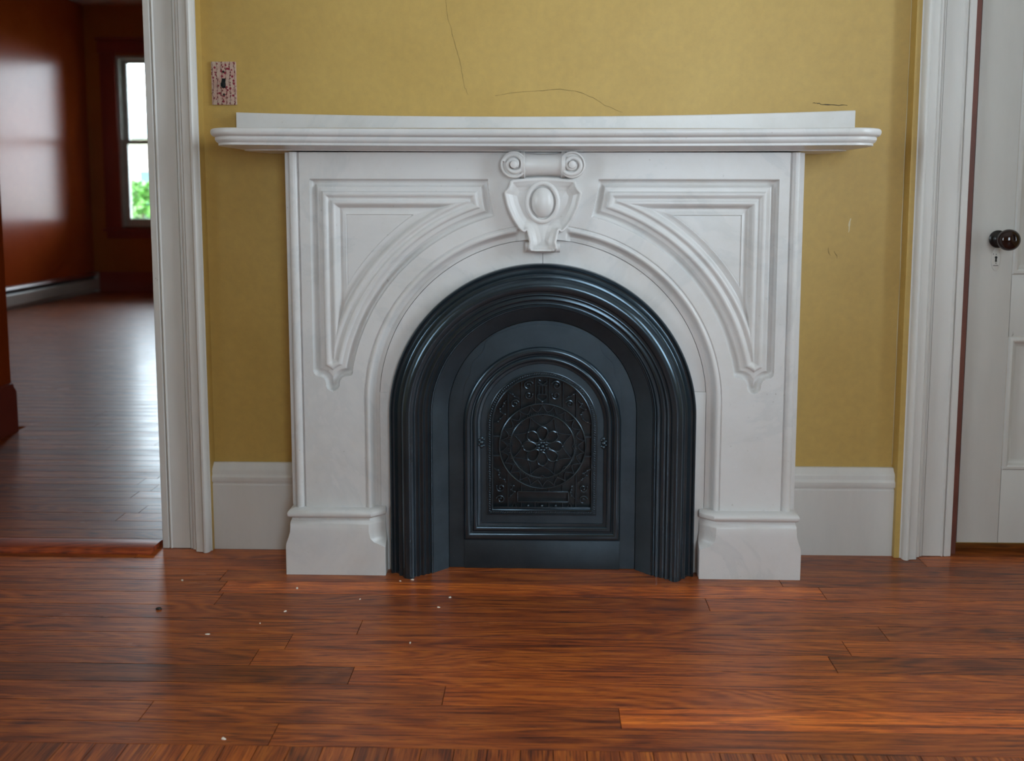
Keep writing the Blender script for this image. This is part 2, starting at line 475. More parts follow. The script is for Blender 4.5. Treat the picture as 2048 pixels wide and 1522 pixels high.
# ------------------------------------------------------------------ door casings, baseboards
CAS = [(0, 0), (0, -.016), (.002, -.019), (.018, -.0205), (.0205, -.018), (.0213, -.013), (.0227, -.013), (.0235, -.021), (.0265, -.0225), (.028, -.020), (.0295, -.0185), (.078, -.0185), (.0785, -.015), (.080, -.015), (.0805, -.021), (.083, -.0225),
       (.086, -.021), (.0865, -.018), (.088, -.018), (.0885, -.0255), (.0905, -.027), (.0945, -.0285), (.097, -.0275), (.099, -.032), (.104, -.041), (.106, -.043), (.124, -.0445), (.127, -.048), (.131, -.0515), (.136, -.0515), (.140, -.048), (.1425, -.042), (.1435, -.034), (.147, -.034), (.147, .0)]
def casing(name, x_in, x_out, h, label, extra=0.0, edge='wall'):
    prof = CAS if not extra else CAS[:-1] + [(.147 + extra, -.034), (.147 + extra, 0)]; nw = 2 if not extra else 3
    rg = sweep([(x_out, 0.001), (x_out, h), (x_in, h), (x_in, 0.001)] if x_out < x_in else [(x_in, .001), (x_in, h), (x_out, h), (x_out, .001)], [(-o, y) for o, y in prof])
    b = MB().rings(rg, False)
    n = len(prof)
    for i in (0, 3): b.f.append([i * n + k for k in range(n)])
    o = b.build(name, [M['white'], M[edge]], None, 30)
    for p in o.data.polygons:                       # the outer edge carries the wall paint
        if len(p.vertices) == 4 and all((vi % n) >= n - nw for vi in p.vertices): p.material_index = 1
    struct(o, label); return o
c1 = casing('trim_1', -1.057, -1.905, 2.12, 'white moulded casing of the open doorway')
c2 = casing('trim_2', 1.118, 1.935, 2.06, 'white moulded casing of the closed door', .014, 'wall')
jb = MB(); jb.box((-1.061, -.001, 0), (-1.034, TH + .001, 2.12)); jb.box((-1.93, -.001, 0), (-1.905, TH + .001, 2.12)); jb.box((-1.905, -.001, 2.112), (-1.061, TH + .001, 2.13))
jb.build('door_jamb', M['white'], c1, None)
jb = MB(); jb.box((1.116, -.001, 0), (1.138, .074, 2.06)); jb.box((1.920, -.001, 0), (1.94, .074, 2.06)); jb.box((1.138, -.001, 2.045), (1.92, .074, 2.06))
jb.build('door_jamb', M['jamb'], c2, None)
BBP = [(0, 0), (-.020, 0), (-.020, .182), (-.0175, .186), (-.0175, .190), (-.0225, .192), (-.0245, .198), (-.0245, .206), (-.021, .210), (-.0195, .214), (-.0205, .222), (-.018, .229), (-.011, .236), (-.0095, .240), (-.006, .243), (0, .243)]
def baseboard(name, xa, xb, mat=None, y=0.0, label=None):
    o = MB().rings([[(x_, y + a, z_) for a, z_ in BBP] for x_ in (xa, xb)], True, True, True).build(name, mat or M['white'], None, 30)
    return struct(o, label)
baseboard('baseboard_left', -.911, -.640, None, 0, 'white moulded baseboard between doorway and mantelpiece')
baseboard('baseboard_right', .640, .958, None, 0, 'white moulded baseboard between mantelpiece and door')
FB = [(0, 0), (-.022, 0), (-.022, .17), (-.012, .185), (-.010, .2), (0, .205)]
struct(MB().rings([[(x_, FARY + a, z_) for a, z_ in FB] for x_ in (FLX, .9)], True, True, True).build('baseboard_far', M['redtrim']), 'brick red baseboard under the far window')
SB = MB()
SB.rings([[(NLX - .012 - a, y_, z_) for a, z_ in FB] for y_ in (TH, 1.13 + .0)], True, True, True)
struct(SB.build('baseboard_stub', M['redtrim']), 'brick red baseboard on the wall stub in the next room')

# ------------------------------------------------------------------ closed panelled door
DX0, DX1, DZ0, DZ1, DY = 1.143, 1.916, .030, 2.042, .006
door = struct(empty('door_1', (1.53, DY, .03)), 'closed grey-white panelled door with a dark round knob')
def dpart(name, mb, mat): 
    o = mb.build(name, mat, door, 30); o.matrix_parent_inverse = Matrix.Translation((-1.53, -DY, -.03)); return o
def drail(name, x0, x1, z0, z1): return dpart(name, MB().box((x0, DY, z0), (x1, DY + .036, z1), .0012), M['door'])
ST = .112
drail('stile', DX0, DX0 + ST, DZ0, DZ1); drail('stile', DX1 - ST, DX1, DZ0, DZ1)
zr = [(DZ0, .236), (.604, .772), (1.92, DZ1)]
for a, b_ in zr: drail('rail', DX0 + ST + .0008, DX1 - ST - .0008, a, b_)
mx = (DX0 + DX1) / 2
for a, b_ in ((.236, .604), (.772, 1.92)): drail('muntin', mx - .05, mx + .05, a, b_)
for a, b_ in ((.236, .604), (.772, 1.92)):
    for xa, xb in ((DX0 + ST, mx - .05), (mx + .05, DX1 - ST)):
        lv = [(0, .0), (.004, -.004), (.010, -.0055), (.015, -.003), (.018, .004), (.026, .009), (.030, .0105), (.034, .0105)]
        rg = [[(xa + t, DY + y_, a + t), (xb - t, DY + y_, a + t), (xb - t, DY + y_, b_ - t), (xa + t, DY + y_, b_ - t)] for t, y_ in lv]
        dpart('panel_moulding', MB().rings(rg), M['door'])
        dpart('panel', MB().box((xa + .0275, DY + .0098, a + .0275), (xb - .0275, DY + .03, b_ - .0275)), M['door'])
def lathe_y(prof, c, n=28):
    """prof [(radius, y)] turned about the y axis"""
    return MB().rings([[(c[0] + r_ * math.cos(2 * PI * k / n), c[1] + y_, c[2] + r_ * math.sin(2 * PI * k / n)) for k in range(n)] for r_, y_ in prof], True, True, True)
KX, KZ = 1.213, .867
kn = dpart('knob', lathe_y([(.012, -.012), (.011, -.026), (.012, -.031), (.018, -.034), (.025, -.041), (.0283, -.051), (.0275, -.060), (.023, -.068), (.015, -.073), (.006, -.075), (.0006, -.0752)], (KX, DY, KZ)), M['knob'])
kn['label'] = 'dark brown glazed round knob'
dpart('knob_rose', lathe_y([(.0235, .0), (.0235, -.003), (.021, -.006), (.0165, -.008), (.013, -.013), (.012, -.014), (.002, -.014)], (KX, DY, KZ)), M['blk'])
es = []
for k in range(28):
    a = 2 * PI * k / 28; es.append((.0115 * math.cos(a), .030 * math.sin(a) * (1.0)))
ep = MB().rings([[(KX - .003 + a * s, DY + y_, KZ - .055 + b_ * s) for a, b_ in es] for s, y_ in ((1, 0), (1, -.0012), (.92, -.002), (.02, -.002))], True, False, True)
dpart('keyhole_plate', ep, M['door'])
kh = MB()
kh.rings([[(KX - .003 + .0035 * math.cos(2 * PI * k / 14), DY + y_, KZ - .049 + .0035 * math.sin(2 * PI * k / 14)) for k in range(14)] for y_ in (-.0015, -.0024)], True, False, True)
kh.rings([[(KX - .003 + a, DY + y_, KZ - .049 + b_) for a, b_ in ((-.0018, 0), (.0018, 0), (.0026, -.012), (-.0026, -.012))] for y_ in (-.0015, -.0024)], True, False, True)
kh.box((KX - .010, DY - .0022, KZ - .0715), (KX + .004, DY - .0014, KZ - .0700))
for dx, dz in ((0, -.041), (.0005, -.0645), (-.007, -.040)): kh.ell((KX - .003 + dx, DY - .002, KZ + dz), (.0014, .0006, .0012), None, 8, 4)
dpart('keyhole_painted_shade', kh, M['blk'])  # no real hole: flat black piece, the hole's shade painted as its colour

# ------------------------------------------------------------------ sash windows
def sash_window(name, axis, at, sgn, c, w_, z0, z1, label, trim, casing_w=.11, dark=False):
    """sgn: +1 when the room lies on the negative side of the axis"""
    e = struct(empty(name, (c, at, z0) if axis == 'y' else (at, c, z0)), label)
    base = Matrix.Translation(-Vector(e.location))
    def P(u, d, z): return (u, at + sgn * d, z) if axis == 'y' else (at + sgn * d, u, z)
    def bx(nm, u0, u1, d0, d1, za, zb, mat, ch=0.0, par=e):
        a, b_ = P(u0, d0, za), P(u1, d1, zb)
        lo = tuple(min(i, j) for i, j in zip(a, b_)); hi = tuple(max(i, j) for i, j in zip(a, b_))
        o = MB().box(lo, hi, ch).build(nm, mat, par, 30); o.matrix_parent_inverse = base; return o
    u0, u1 = c - w_ / 2, c + w_ / 2
    for nm, a, b_, za, zb in (('side_casing', u0 - casing_w, u0 + .005, z0 - .02, z1 + .02), ('side_casing', u1 - .005, u1 + casing_w, z0 - .02, z1 + .02), ('head_casing', u0 - casing_w - .02, u1 + casing_w + .02, z1 + .02, z1 + .15)):
        bx(nm, a, b_, -.03, .001, za, zb, trim, .004)
    bx('head_cap', u0 - casing_w - .03, u1 + casing_w + .03, -.045, .001, z1 + .15, z1 + .175, trim, .004)
    bx('sill', u0 - casing_w - .02, u1 + casing_w + .02, -.06, .02, z0 - .045, z0 - .018, trim, .004)
    bx('apron', u0 - casing_w, u1 + casing_w, -.02, .001, z0 - .12, z0 - .045, trim, .003)
    for a, b_, za, zb in ((u0, u0 + .028, z0 - .018, z1), (u1 - .028, u1, z0 - .018, z1), (u0 + .028, u1 - .028, z1 - .028, z1), (u0 + .028, u1 - .028, z0 - .018, z0 + .012)):
        bx('jamb_lining', a, b_, .0, .118, za, zb, M['sash'])
    zm = (z0 + z1) / 2; ui0, ui1 = u0 + .028, u1 - .028
    for nm, d0, za, zb, mt in (('upper_sash', .070, zm - .02, z1 - .028, M['sash']), ('lower_sash', .030, z0 + .012, zm + .02, M['sash'])):
        s_ = MB(); fw_ = .048
        for a, b_, zc_, zd in ((ui0, ui0 + fw_, za, zb), (ui1 - fw_, ui1, za, zb), (ui0 + fw_, ui1 - fw_, za, za + (.07 if nm == 'lower_sash' else .04)), (ui0 + fw_, ui1 - fw_, zb - .04, zb)):
            p, q = P(a, d0, zc_), P(b_, d0 + .034, zd)
            s_.box(tuple(min(i, j) for i, j in zip(p, q)), tuple(max(i, j) for i, j in zip(p, q)))
        so = s_.build(nm, mt, e, 30); so.matrix_parent_inverse = base
        p, q = P(ui0 + fw_ - .005, d0 + .016, za + .03), P(ui1 - fw_ + .005, d0 + .019, zb - .03)
        g = MB().box(tuple(min(i, j) for i, j in zip(p, q)), tuple(max(i, j) for i, j in zip(p, q))).build('pane', M['glass'], so, None)
        g.matrix_parent_inverse = Matrix.Identity(4); so_inv = base
    return e
n = 1
for c, w_ in FWIN:
    sash_window('window_%d' % n, 'y', FARY, 1, c, w_, .67, 2.39, 'tall double-hung sash window in the next room with brick red casing', M['redtrim'], .15, True); n += 1
for c, w_ in RW:
    sash_window('window_%d' % n, 'x', NRX, 1, c, w_, .7, 2.4, 'double-hung sash window in the right wall', M['white']); n += 1
for c, w_ in BW:
    sash_window('window_%d' % n, 'y', NBY, -1, c, w_, .7, 2.4, 'double-hung sash window in the wall opposite the fireplace', M['white']); n += 1

for c, w_ in LW:
    sash_window('window_%d' % n, 'x', NLX, -1, c, w_, .7, 2.4, 'double-hung sash window in the left wall', M['white']); n += 1

# ------------------------------------------------------------------ marble mantelpiece
mant = tag(empty('mantelpiece', (0, 0, 0)), 'carved white marble mantelpiece with arched opening, shelf and scrolled keystone', 'mantelpiece')
FY = -.150                                             # carved face
# -- carved facing: one slab per side, sculpted as a relief
ZC, RA = .450, .4205
def panel_outline():
    pts = [(.587, 1.020), (.138, 1.020), (.1365, 1.0), (.133, .975), (.128, .950), (.122, .926)]
    R = .493
    a0 = math.atan2(.926 - ZC, .122); a1 = math.atan2(.541 - ZC, .4845)
    a0 = math.asin(math.sqrt(max(0, 1 - (.122 / R) ** 2)))
    for i in range(40):
        a = a0 + (a1 - a0) * i / 39
        pts.append((R * math.cos(a), ZC + R * math.sin(a)))
    pts += [(.4855, .528), (.489, .521), (.495, .519), (.503, .518), (.510, .5165), (.515, .513), (.519, .507), (.5205, .500), (.521, .493), (.524, .486), (.530, .481), (.538, .479), (.545, .481), (.551, .486), (.554, .493), (.5545, .500), (.556, .507), (.560, .513), (.566, .5165), (.573, .518), (.580, .520), (.585, .526), (.587, .534)]
    return np.array(pts)
def sdf_inside(X, Z, poly):
    """distance to the outline, positive inside"""
    a = poly; b = np.roll(poly, -1, 0)
    d = np.full(X.shape, 1e9); ins = np.zeros(X.shape, bool)
    for (x0, z0), (x1, z1) in zip(a, b):
        ex, ez = x1 - x0, z1 - z0; L = ex * ex + ez * ez
        t = np.clip(((X - x0) * ex + (Z - z0) * ez) / max(L, 1e-12), 0, 1)
        d = np.minimum(d, (X - x0 - t * ex) ** 2 + (Z - z0 - t * ez) ** 2)
        if abs(ez) > 1e-12:
            c = ((z0 > Z) != (z1 > Z)) & (X < ex * (Z - z0) / ez + x0); ins ^= c
    d = np.sqrt(d); return np.where(ins, d, -d)
PANEL = np.array([(0, 0), (.0008, -.005), (.002, -.0085), (.005, -.0112), (.009, -.0120), (.0125, -.0112), (.016, -.0085), (.0185, -.0052), (.0195, -.0046), (.030, -.0038), (.031, -.0012),
                  (.0335, .0008), (.037, .0014), (.041, .0006), (.046, -.0026), (.049, -.0034), (.0515, -.0026), (.056, .0004), (.060, .0006), (.064, -.0014), (.068, -.0062), (.0705, -.0098), (.073, -.0106), (.080, -.0098), (.087, -.0076), (.0885, -.0074), (.0893, -.0094), (.0903, -.0086), (.5, -.0084)])
ARCHM = np.array([(-.01, -.0120), (.0075, -.0120), (.0095, -.0128), (.0125, -.0122), (.0165, -.0090), (.0195, -.0030), (.0205, -.0005), (.0225, .0022), (.0265, .0034), (.0305, .0026), (.0335, 0.), (.0348, -.0020), (.0360, -.0016), (.0368, 0), (1, 0)])
EDGE = np.array([(0, 0), (.6125, 0), (.6145, -.0050), (.6165, -.0052), (.6180, -.0020), (.6205, .0012), (.6245, .0036), (.6290, .0044), (.6335, .0036), (.6375, .0008), (.6400, -.0040), (.6410, -.0130), (.6418, -.0165), (.655, -.0180)])
def facing():
    st = .0014
    xs = np.arange(0.0, .653 + 1e-6, .653 / round(.653 / st)); zs = np.arange(.1715, 1.0885, st)
    X, Z = np.meshgrid(xs, zs)
    def dist(X, Z): return np.where(Z >= ZC, np.hypot(X, Z - ZC) - RA, np.abs(X) - RA)
    D = dist(X, Z)
    out = D < 0
    # pull the first vertices inside the opening onto its rim
    nb = np.zeros_like(out)
    k = ~out
    nb[1:] |= k[:-1]; nb[:-1] |= k[1:]; nb[:, 1:] |= k[:, :-1]; nb[:, :-1] |= k[:, 1:]
    nb[1:, 1:] |= k[:-1, :-1]; nb[:-1, :-1] |= k[1:, 1:]; nb[1:, :-1] |= k[:-1, 1:]; nb[:-1, 1:] |= k[1:, :-1]
    rim = out & nb
    rad = np.hypot(X, Z - ZC)
    Xr = np.where(Z >= ZC, X / np.maximum(rad, 1e-6) * RA, RA); Zr = np.where(Z >= ZC, ZC + (Z - ZC) / np.maximum(rad, 1e-6) * RA, Z)
    X = np.where(rim, Xr, X); Z = np.where(rim, Zr, Z); D = np.where(rim, 0.0, D)
    keep = ~out | rim
    H = np.interp(X, EDGE[:, 0], EDGE[:, 1])
    s = np.clip((X - .058) / .012, 0, 1); s = s * s * (3 - 2 * s); s = np.where(Z < ZC, 1, s)
    H += np.interp(D, ARCHM[:, 0], ARCHM[:, 1]) * s * 1.2
    T = sdf_inside(X, Z, panel_outline())
    H += np.where(T > 0, 1.35 * np.interp(T, PANEL[:, 0], PANEL[:, 1]), 0)
    idx = -np.ones(X.shape, int); idx[keep] = np.arange(keep.sum())
    V = np.stack([X[keep], FY - H[keep], Z[keep]], 1)
    q = np.stack([idx[:-1, :-1], idx[:-1, 1:], idx[1:, 1:], idx[1:, :-1]], -1).reshape(-1, 4)
    q = q[(q >= 0).all(1)]
    me = bpy.data.meshes.new('carved_facing')
    me.from_pydata(V.tolist(), [], q.tolist()); me.update()
    b = bmesh.new(); b.from_mesh(me)
    ed = [e for e in b.edges if e.is_boundary]
    ex = bmesh.ops.extrude_edge_only(b, edges=ed)
    for g in ex['geom']:
        if isinstance(g, bmesh.types.BMVert): g.co.y = FY + .045
    bmesh.ops.recalc_face_normals(b, faces=b.faces); b.to_mesh(me); b.free()
    me.materials.append(M['marble'])
    me.polygons.foreach_set('use_smooth', [True] * len(me.polygons)); me.set_sharp_from_angle(angle=math.radians(50))
    return me
fm = facing()
for sx in (1, -1):
    o = bpy.data.objects.new('carved_facing', fm); COL.objects.link(o); o.parent = mant; o.scale.x = sx
    # masonry core that carries the facing back to the wall
    bo = box('side_return', (sx * .628, FY + .03, .172), (sx * .652, 0, 1.086), M['marble'], mant)
# -- plain ring around the iron frame
IZC, IR = .4165, .393
RY = -.136
def ring_piece(pts_out, pts_in):
    n_ = len(pts_out); b = MB()
    b.rings([[(x_, RY, z_) for x_, z_ in pts_out], [(x_, RY, z_) for x_, z_ in pts_in], [(x_, RY + .03, z_) for x_, z_ in pts_in], [(x_, RY + .03, z_) for x_, z_ in pts_out]], False)
    for k in (0, n_ - 1): b.f.append([k, k + n_, k + 2 * n_, k + 3 * n_])
    return b
for sx in (1, -1):
    zj = .480 if sx > 0 else .474
    a0 = math.asin((zj + .0004 - ZC) / .4193); a1 = PI / 2 - .0012
    N = 40
    po = [(sx * .4193 * math.cos(a0 + (a1 - a0) * i / N), ZC + .4193 * math.sin(a0 + (a1 - a0) * i / N)) for i in range(N + 1)]
    b0 = math.asin((zj + .0004 - IZC) / .386)
    pi_ = [(sx * .386 * math.cos(b0 + (a1 - b0) * i / N), IZC + .386 * math.sin(b0 + (a1 - b0) * i / N)) for i in range(N + 1)]
    pi_[0] = (sx * math.sqrt(.386 ** 2 - (zj + .0004 - IZC) ** 2), zj + .0004); po[0] = (po[0][0], zj + .0004)
    ring_piece(po, pi_).build('arch_ring', M['marble'], mant, 30)
    box('jamb_strip', (sx * .386, RY, 0.0), (sx * .4193, RY + .03, zj - .0004), M['marble'], mant, .0006)
MB().rings([[(x_, RY + .0305, z_) for x_, z_ in arch(w_, zc_, 0)] for w_, zc_ in ((.378, IZC), (.445, ZC))], False).build('bedding_mortar', M['mortar'], mant, None)
# -- plinths
def plinth(sx):
    xi, xo, yf = .4035, .6625, -.1735
    lv = [(0, 0, 0, .0012), (.076, 0, 0, .0012), (.080, 0, .0005, .008), (.088, 0, .003, .028), (.098, 0, .007, .036), (.115, .0003, .012, .038), (.132, .0008, .0125, .038), (.138, .003, .0125, .038), (.143, .0085, .014, .036), (.149, .0095, .016, .036),
          (.1505, .0055, .013, .035), (.153, .001, .0095, .034), (.157, -.0025, .007, .033), (.162, -.0035, .0065, .033), (.1665, -.002, .0075, .033), (.170, .002, .010, .034), (.1722, .008, .0145, .036), (.1728, .030, .03, .036)]
    rg = []
    for z_, fi, oi, c in lv:
        x0, x1, y_ = xi + max(0, oi * .35), xo - oi, yf + fi
        rg.append([(sx * x0, -.02, z_), (sx * x0, y_ + c * .8, z_), (sx * (x0 + c), y_, z_), (sx * (x1 - .0015), y_, z_), (sx * x1, y_ + .0015, z_), (sx * x1, -.001, z_)])
    return MB().rings(rg, True, True, True).build('plinth', M['marble'], mant, 32)
plinth(1); plinth(-1)
# -- shelf with moulded, rounded edge
def shelf_outline(o):
    hw, yf, R = .826 - o, -.238 + o, .085 - o * .6
    p = [(hw - .020, .0), (hw - .010, -.05), (hw, -.10)]
    cx, cy = hw - R, yf + R
    for i in range(13):
        a = -PI / 2 * i / 12
        p.append((cx + R * math.cos(a), cy + R * math.sin(a)))
    for i in range(1, 24): p.append((cx - 2 * cx * i / 24, yf))
    q = [(-x_, y_) for x_, y_ in p[:16]][::-1]
    return p + q
SP = [(.012, 1.1385), (.004, 1.1382), (.0012, 1.1362), (0, 1.1325), (0, 1.128), (.0015, 1.1235), (.0045, 1.1205), (.0085, 1.1192), (.0095, 1.1178), (.0088, 1.1150), (.0092, 1.1110), (.0118, 1.1068), (.0150, 1.1045), (.0158, 1.1035), (.0158, 1.0985), (.0172, 1.0975), (.030, 1.0960), (.070, 1.0900), (.072, 1.0878)]
def sag(x_): return .0035 * (x_ / .8) ** 2
rg = [[(x_, y_, z_ + sag(x_)) for x_, y_ in shelf_outline(o)] for o, z_ in SP]
sh = MB().rings(rg, True, True, True).build('shelf', M['marble'], mant, 28)
bb = MB(); NB = 28
rg = []
for i in range(NB + 1):
    x_ = -.811 + 1.622 * i / NB
    zt = 1.1865 + .0135 * (x_ / .811) ** 2 + .003 * x_
    rg.append([(x_, -.001, 1.139), (x_, -.030, 1.139), (x_, -.030, zt - .002), (x_, -.028, zt), (x_, -.001, zt)])
bb.rings(rg, True, True, True).build('backboard', M['marble'], mant, 30)
# -- keystone cartouche
ky = empty('keystone', (0, 0, 0)); ky.parent = mant
def cartouche():
    half = [(0, 1.024), (.040, 1.022), (.074, 1.019), (.0815, 1.015), (.0835, 1.006), (.087, .998), (.0955, .9885), (.0965, .984), (.0945, .976), (.0895, .954), (.084, .940), (.076, .923), (.069, .911), (.061, .900), (.054, .8925), (.0485, .8890), (.0440, .8885), (.0405, .8915), (.0385, .8865), (.0362, .877), (.0340, .866), (.0345, .861), (.0360, .856), (.0365, .850), (.0355, .844), (.0325, .8395), (.028, .8375), (.012, .8365), (0, .8365)]
    poly = np.array([(x_, z_) for x_, z_ in half] + [(-x_, z_) for x_, z_ in half[-2:0:-1]])
    st = .0012
    xs = np.arange(-.099, .0991, st); zs = np.arange(.833, 1.028, st)
    X, Z = np.meshgrid(xs, zs); T = sdf_inside(X, Z, poly)
    keep = T > -.0004
    t = np.maximum(T, 0)
    rimp = np.array([(0, .0275), (.0012, .0320), (.0030, .0335), (.0062, .0330), (.0075, .0290), (.011, .0240), (.020, .0190), (.030, .0170), (.045, .0180), (.2, .0180)])
    H = np.interp(t, rimp[:, 0], rimp[:, 1])
    top = np.clip((Z - 1.000) / .022, 0, 1); H = H * (1 - top) + .0240 * top          # upper edge runs flat under the roll
    low = np.clip((.905 - Z) / .05, 0, 1); H += .010 * np.sin(low * PI / 2)           # tongue curls forward
    curl = np.clip((.852 - Z) / .014, 0, 1); H -= .018 * curl ** 2
    idx = -np.ones(X.shape, int); idx[keep] = np.arange(keep.sum())
    V = np.stack([X[keep], FY + .004 - H[keep], Z[keep]], 1)
    q = np.stack([idx[:-1, :-1], idx[:-1, 1:], idx[1:, 1:], idx[1:, :-1]], -1).reshape(-1, 4); q = q[(q >= 0).all(1)]
    o = obj('shield', V.tolist(), q.tolist(), M['marble'], ky, None)
    b = bmesh.new(); b.from_mesh(o.data)
    bmesh.ops.delete(b, geom=[v for v in b.verts if not v.link_faces], context='VERTS')
    for v in b.verts:                                   # settle the rim onto the outline
        if v.is_boundary:
            best, bd = None, 1e9
            for i in range(len(poly)):
                a = Vector(poly[i]); c = Vector(poly[(i + 1) % len(poly)]); p = Vector((v.co.x, v.co.z))
                tt = max(0, min(1, (p - a).dot(c - a) / max((c - a).length_squared, 1e-12))); qq = a + (c - a) * tt
                if (p - qq).length < bd: bd = (p - qq).length; best = qq
            v.co.x, v.co.z = best.x, best.y
    ed = [e for e in b.edges if e.is_boundary]
    ex = bmesh.ops.extrude_edge_only(b, edges=ed)
    for g in ex['geom']:
        if isinstance(g, bmesh.types.BMVert): g.co.y = FY + .016
    bmesh.ops.recalc_face_normals(b, faces=b.faces); b.to_mesh(o.data); b.free()
    o.data.polygons.foreach_set('use_smooth', [True] * len(o.data.polygons)); o.data.set_sharp_from_angle(angle=math.radians(48))
cartouche()
CB = (-.001, .963)
MB().ell((CB[0], FY - .014, CB[1]), (.0285, .022, .038), None, 32, 20).build('egg_boss', M['marble'], ky, 60)
MB().tube([(CB[0] + .0375 * math.cos(2 * PI * k / 56), FY - .0165, CB[1] + .0475 * math.sin(2 * PI * k / 56)) for k in range(56)], .0062, 10, True, 1.1).build('boss_ring', M['marble'], ky, 60)
rl = MB(); prof = [(-.055, .033), (-.046, .0335), (-.0445, .030), (-.035, .0288), (-.015, .0275), (.015, .0275), (.035, .0288), (.0445, .030), (.046, .0335), (.055, .033)]
rl.rings([[(x_, FY - .006 - r_ * .95 * math.cos(2 * PI * k / 32), 1.0555 + r_ * math.sin(2 * PI * k / 32)) for k in range(32)] for x_, r_ in prof], True, True, True)
rl.build('scroll_roll', M['marble'], ky, 40)
for sx in (1, -1):
    vb = lathe_y([(.0335, .02), (.0335, -.028), (.032, -.031), (.029, -.0315), (.026, -.028), (.0005, -.027)], (sx * .0715, FY, 1.0555), 40)
    # spiral ridge winding in to the eye
    pts = []; rr = []
    for i in range(90):
        t = i / 89; a = 2 * PI * 1.55 * t + (PI * .9 if sx > 0 else PI * .1)
        r_ = .0275 * (1 - t) + .0075 * t
        pts.append((sx * .0715 + (1 if sx < 0 else -1) * -r_ * math.cos(a), FY - .0285 - .006 * t, 1.0555 + r_ * math.sin(a))); rr.append(.0062 - .0022 * t)
    vb.tube(pts, rr, 8, False, .9)
    vb.build('volute', M['marble'], ky, 45)
    lathe_y([(.0098, -.02), (.0098, -.039), (.0085, -.041), (.004, -.042), (.0004, -.042)], (sx * .0715, FY, 1.0555), 20).build('volute_eye', M['marble'], ky, 40)
    sv = MB()
    sv.rings([[(sx * (.0285 + .0145 * s), FY - .006 - .011 * math.cos(2 * PI * k / 20), .8505 + .0125 * math.sin(2 * PI * k / 20)) for k in range(20)] for s in (0, .85, 1)], True, True, True)
    sv.build('foot_scroll', M['marble'], ky, 40)
# short consoles where the arch moulding stops beside the keystone
# ------------------------------------------------------------------ cast-iron arched frame
fr = tag(empty('fireplace_insert', (0, -.15, 0)), 'black cast-iron arched frame with stepped mouldings set in the marble opening', 'fireplace insert')
def ipart(name, mb, mat=None, par=None, smooth=30):
    o = mb.build(name, mat or M['iron_gloss'], par or fr, smooth); o.matrix_parent_inverse = Matrix.Translation((0, .15, 0)); return o
IP = [(.393, -.120), (.393, -.152), (.3915, -.1585), (.3885, -.1615), (.3855, -.1600), (.3830, -.1575), (.3790, -.1570), (.3735, -.1605), (.3695, -.1665), (.3680, -.1720), (.3650, -.1735), (.3600, -.1738), (.3580, -.1765), (.3560, -.1815), (.3510, -.1878), (.3440, -.1915), (.3370, -.1922), (.3310, -.1898), (.3270, -.1860), (.3260, -.1800),
      (.3245, -.1770), (.3200, -.1760), (.3165, -.1765), (.3150, -.1745), (.3140, -.1705), (.3125, -.1690), (.3085, -.1690), (.3050, -.1700), (.3030, -.1690), (.3015, -.1650), (.3000, -.1630), (.2955, -.1625), (.2925, -.1630), (.2905, -.1600), (.2895, -.1560), (.2875, -.1560), (.2850, -.1575), (.2830, -.1570), (.2815, -.1545)]
def archloft(prof, zc, z0=0.0, n=72): return MB().rings([[(x_, y_, z_) for x_, z_ in arch(w_, zc, z0, n)] for w_, y_ in prof], False)
ipart('moulded_arch', archloft(IP, IZC))
ipart('splayed_liner', archloft([(.2815, -.1545), (.2800, -.1535), (.2450, -.1235), (.2438, -.1180), (.2438, -.09)], IZC), M['iron'])
# ------------------------------------------------------------------ summer cover with pierced grille
cv = tag(empty('fireplace_cover', (0, -.12, 0)), 'black cast-iron summer cover with pierced rosette grille closing the fireplace', 'fireplace cover')
def cpart(name, mb, mat=None, par=None, smooth=40):
    o = mb.build(name, mat or M['iron'], par or cv, smooth)
    if par is None: o.matrix_parent_inverse = Matrix.Translation((0, .12, 0))
    return o
PY = -.121
def closed_arch(w_, zc, zb, n=48): return arch(w_, zc, zb, n)
DW, DZC, DZB = .1395, .3855, .1505                      # grille opening
MW, MZC, MZB = .2045, .3885, .0795                      # outer edge of the cover moulding
b = MB(); b.rings([[(x_, PY, z_) for x_, z_ in arch(.2432, IZC, .001)], [(x_, PY, z_) for x_, z_ in arch(DW, DZC, DZB)], [(x_, PY + .012, z_) for x_, z_ in arch(DW, DZC, DZB)]], True)
cpart('plate', b)
# scalloped raised apron laid over the plate
def scallop():
    key = [(.2045, .001), (.2045, .12), (.2045, .25), (.2045, .38), (.2035, .452), (.1935, .508), (.1865, .533), (.165, .566), (.1475, .602), (.110, .627), (.070, .642), (.035, .6490), (0, .6515)]
    pts = []
    for i in range(len(key) - 1):
        (xa, za), (xb, zb) = key[i], key[i + 1]
        for k in range(6):
            t = k / 6; bul = (.0045 if 4 <= i <= 8 else 0) * math.sin(PI * t)
            if i % 2: bul = -bul
            dx, dz = xb - xa, zb - za; L = math.hypot(dx, dz)
            pts.append((xa + dx * t + dz / L * bul, za + dz * t - dx / L * bul))
    pts.append(key[-1])
    return pts + [(-x_, z_) for x_, z_ in pts[-2::-1]]
so = scallop(); ns = len(so)
def resamp(p, n_):
    p = np.array(p); d = np.r_[0, np.cumsum(np.hypot(*np.diff(p, axis=0).T))]
    t = np.linspace(0, d[-1], n_); return list(zip(np.interp(t, d, p[:, 0]), np.interp(t, d, p[:, 1])))
si = resamp(arch(DW + .002, DZC, DZB - .002, 96), ns)
b = MB(); b.rings([[(x_, PY + .0002, z_) for x_, z_ in so], [(x_ * .9985, PY - .0016, z_) for x_, z_ in so], [(x_, PY - .0016, z_) for x_, z_ in si]], True)
cpart('scalloped_apron', b)
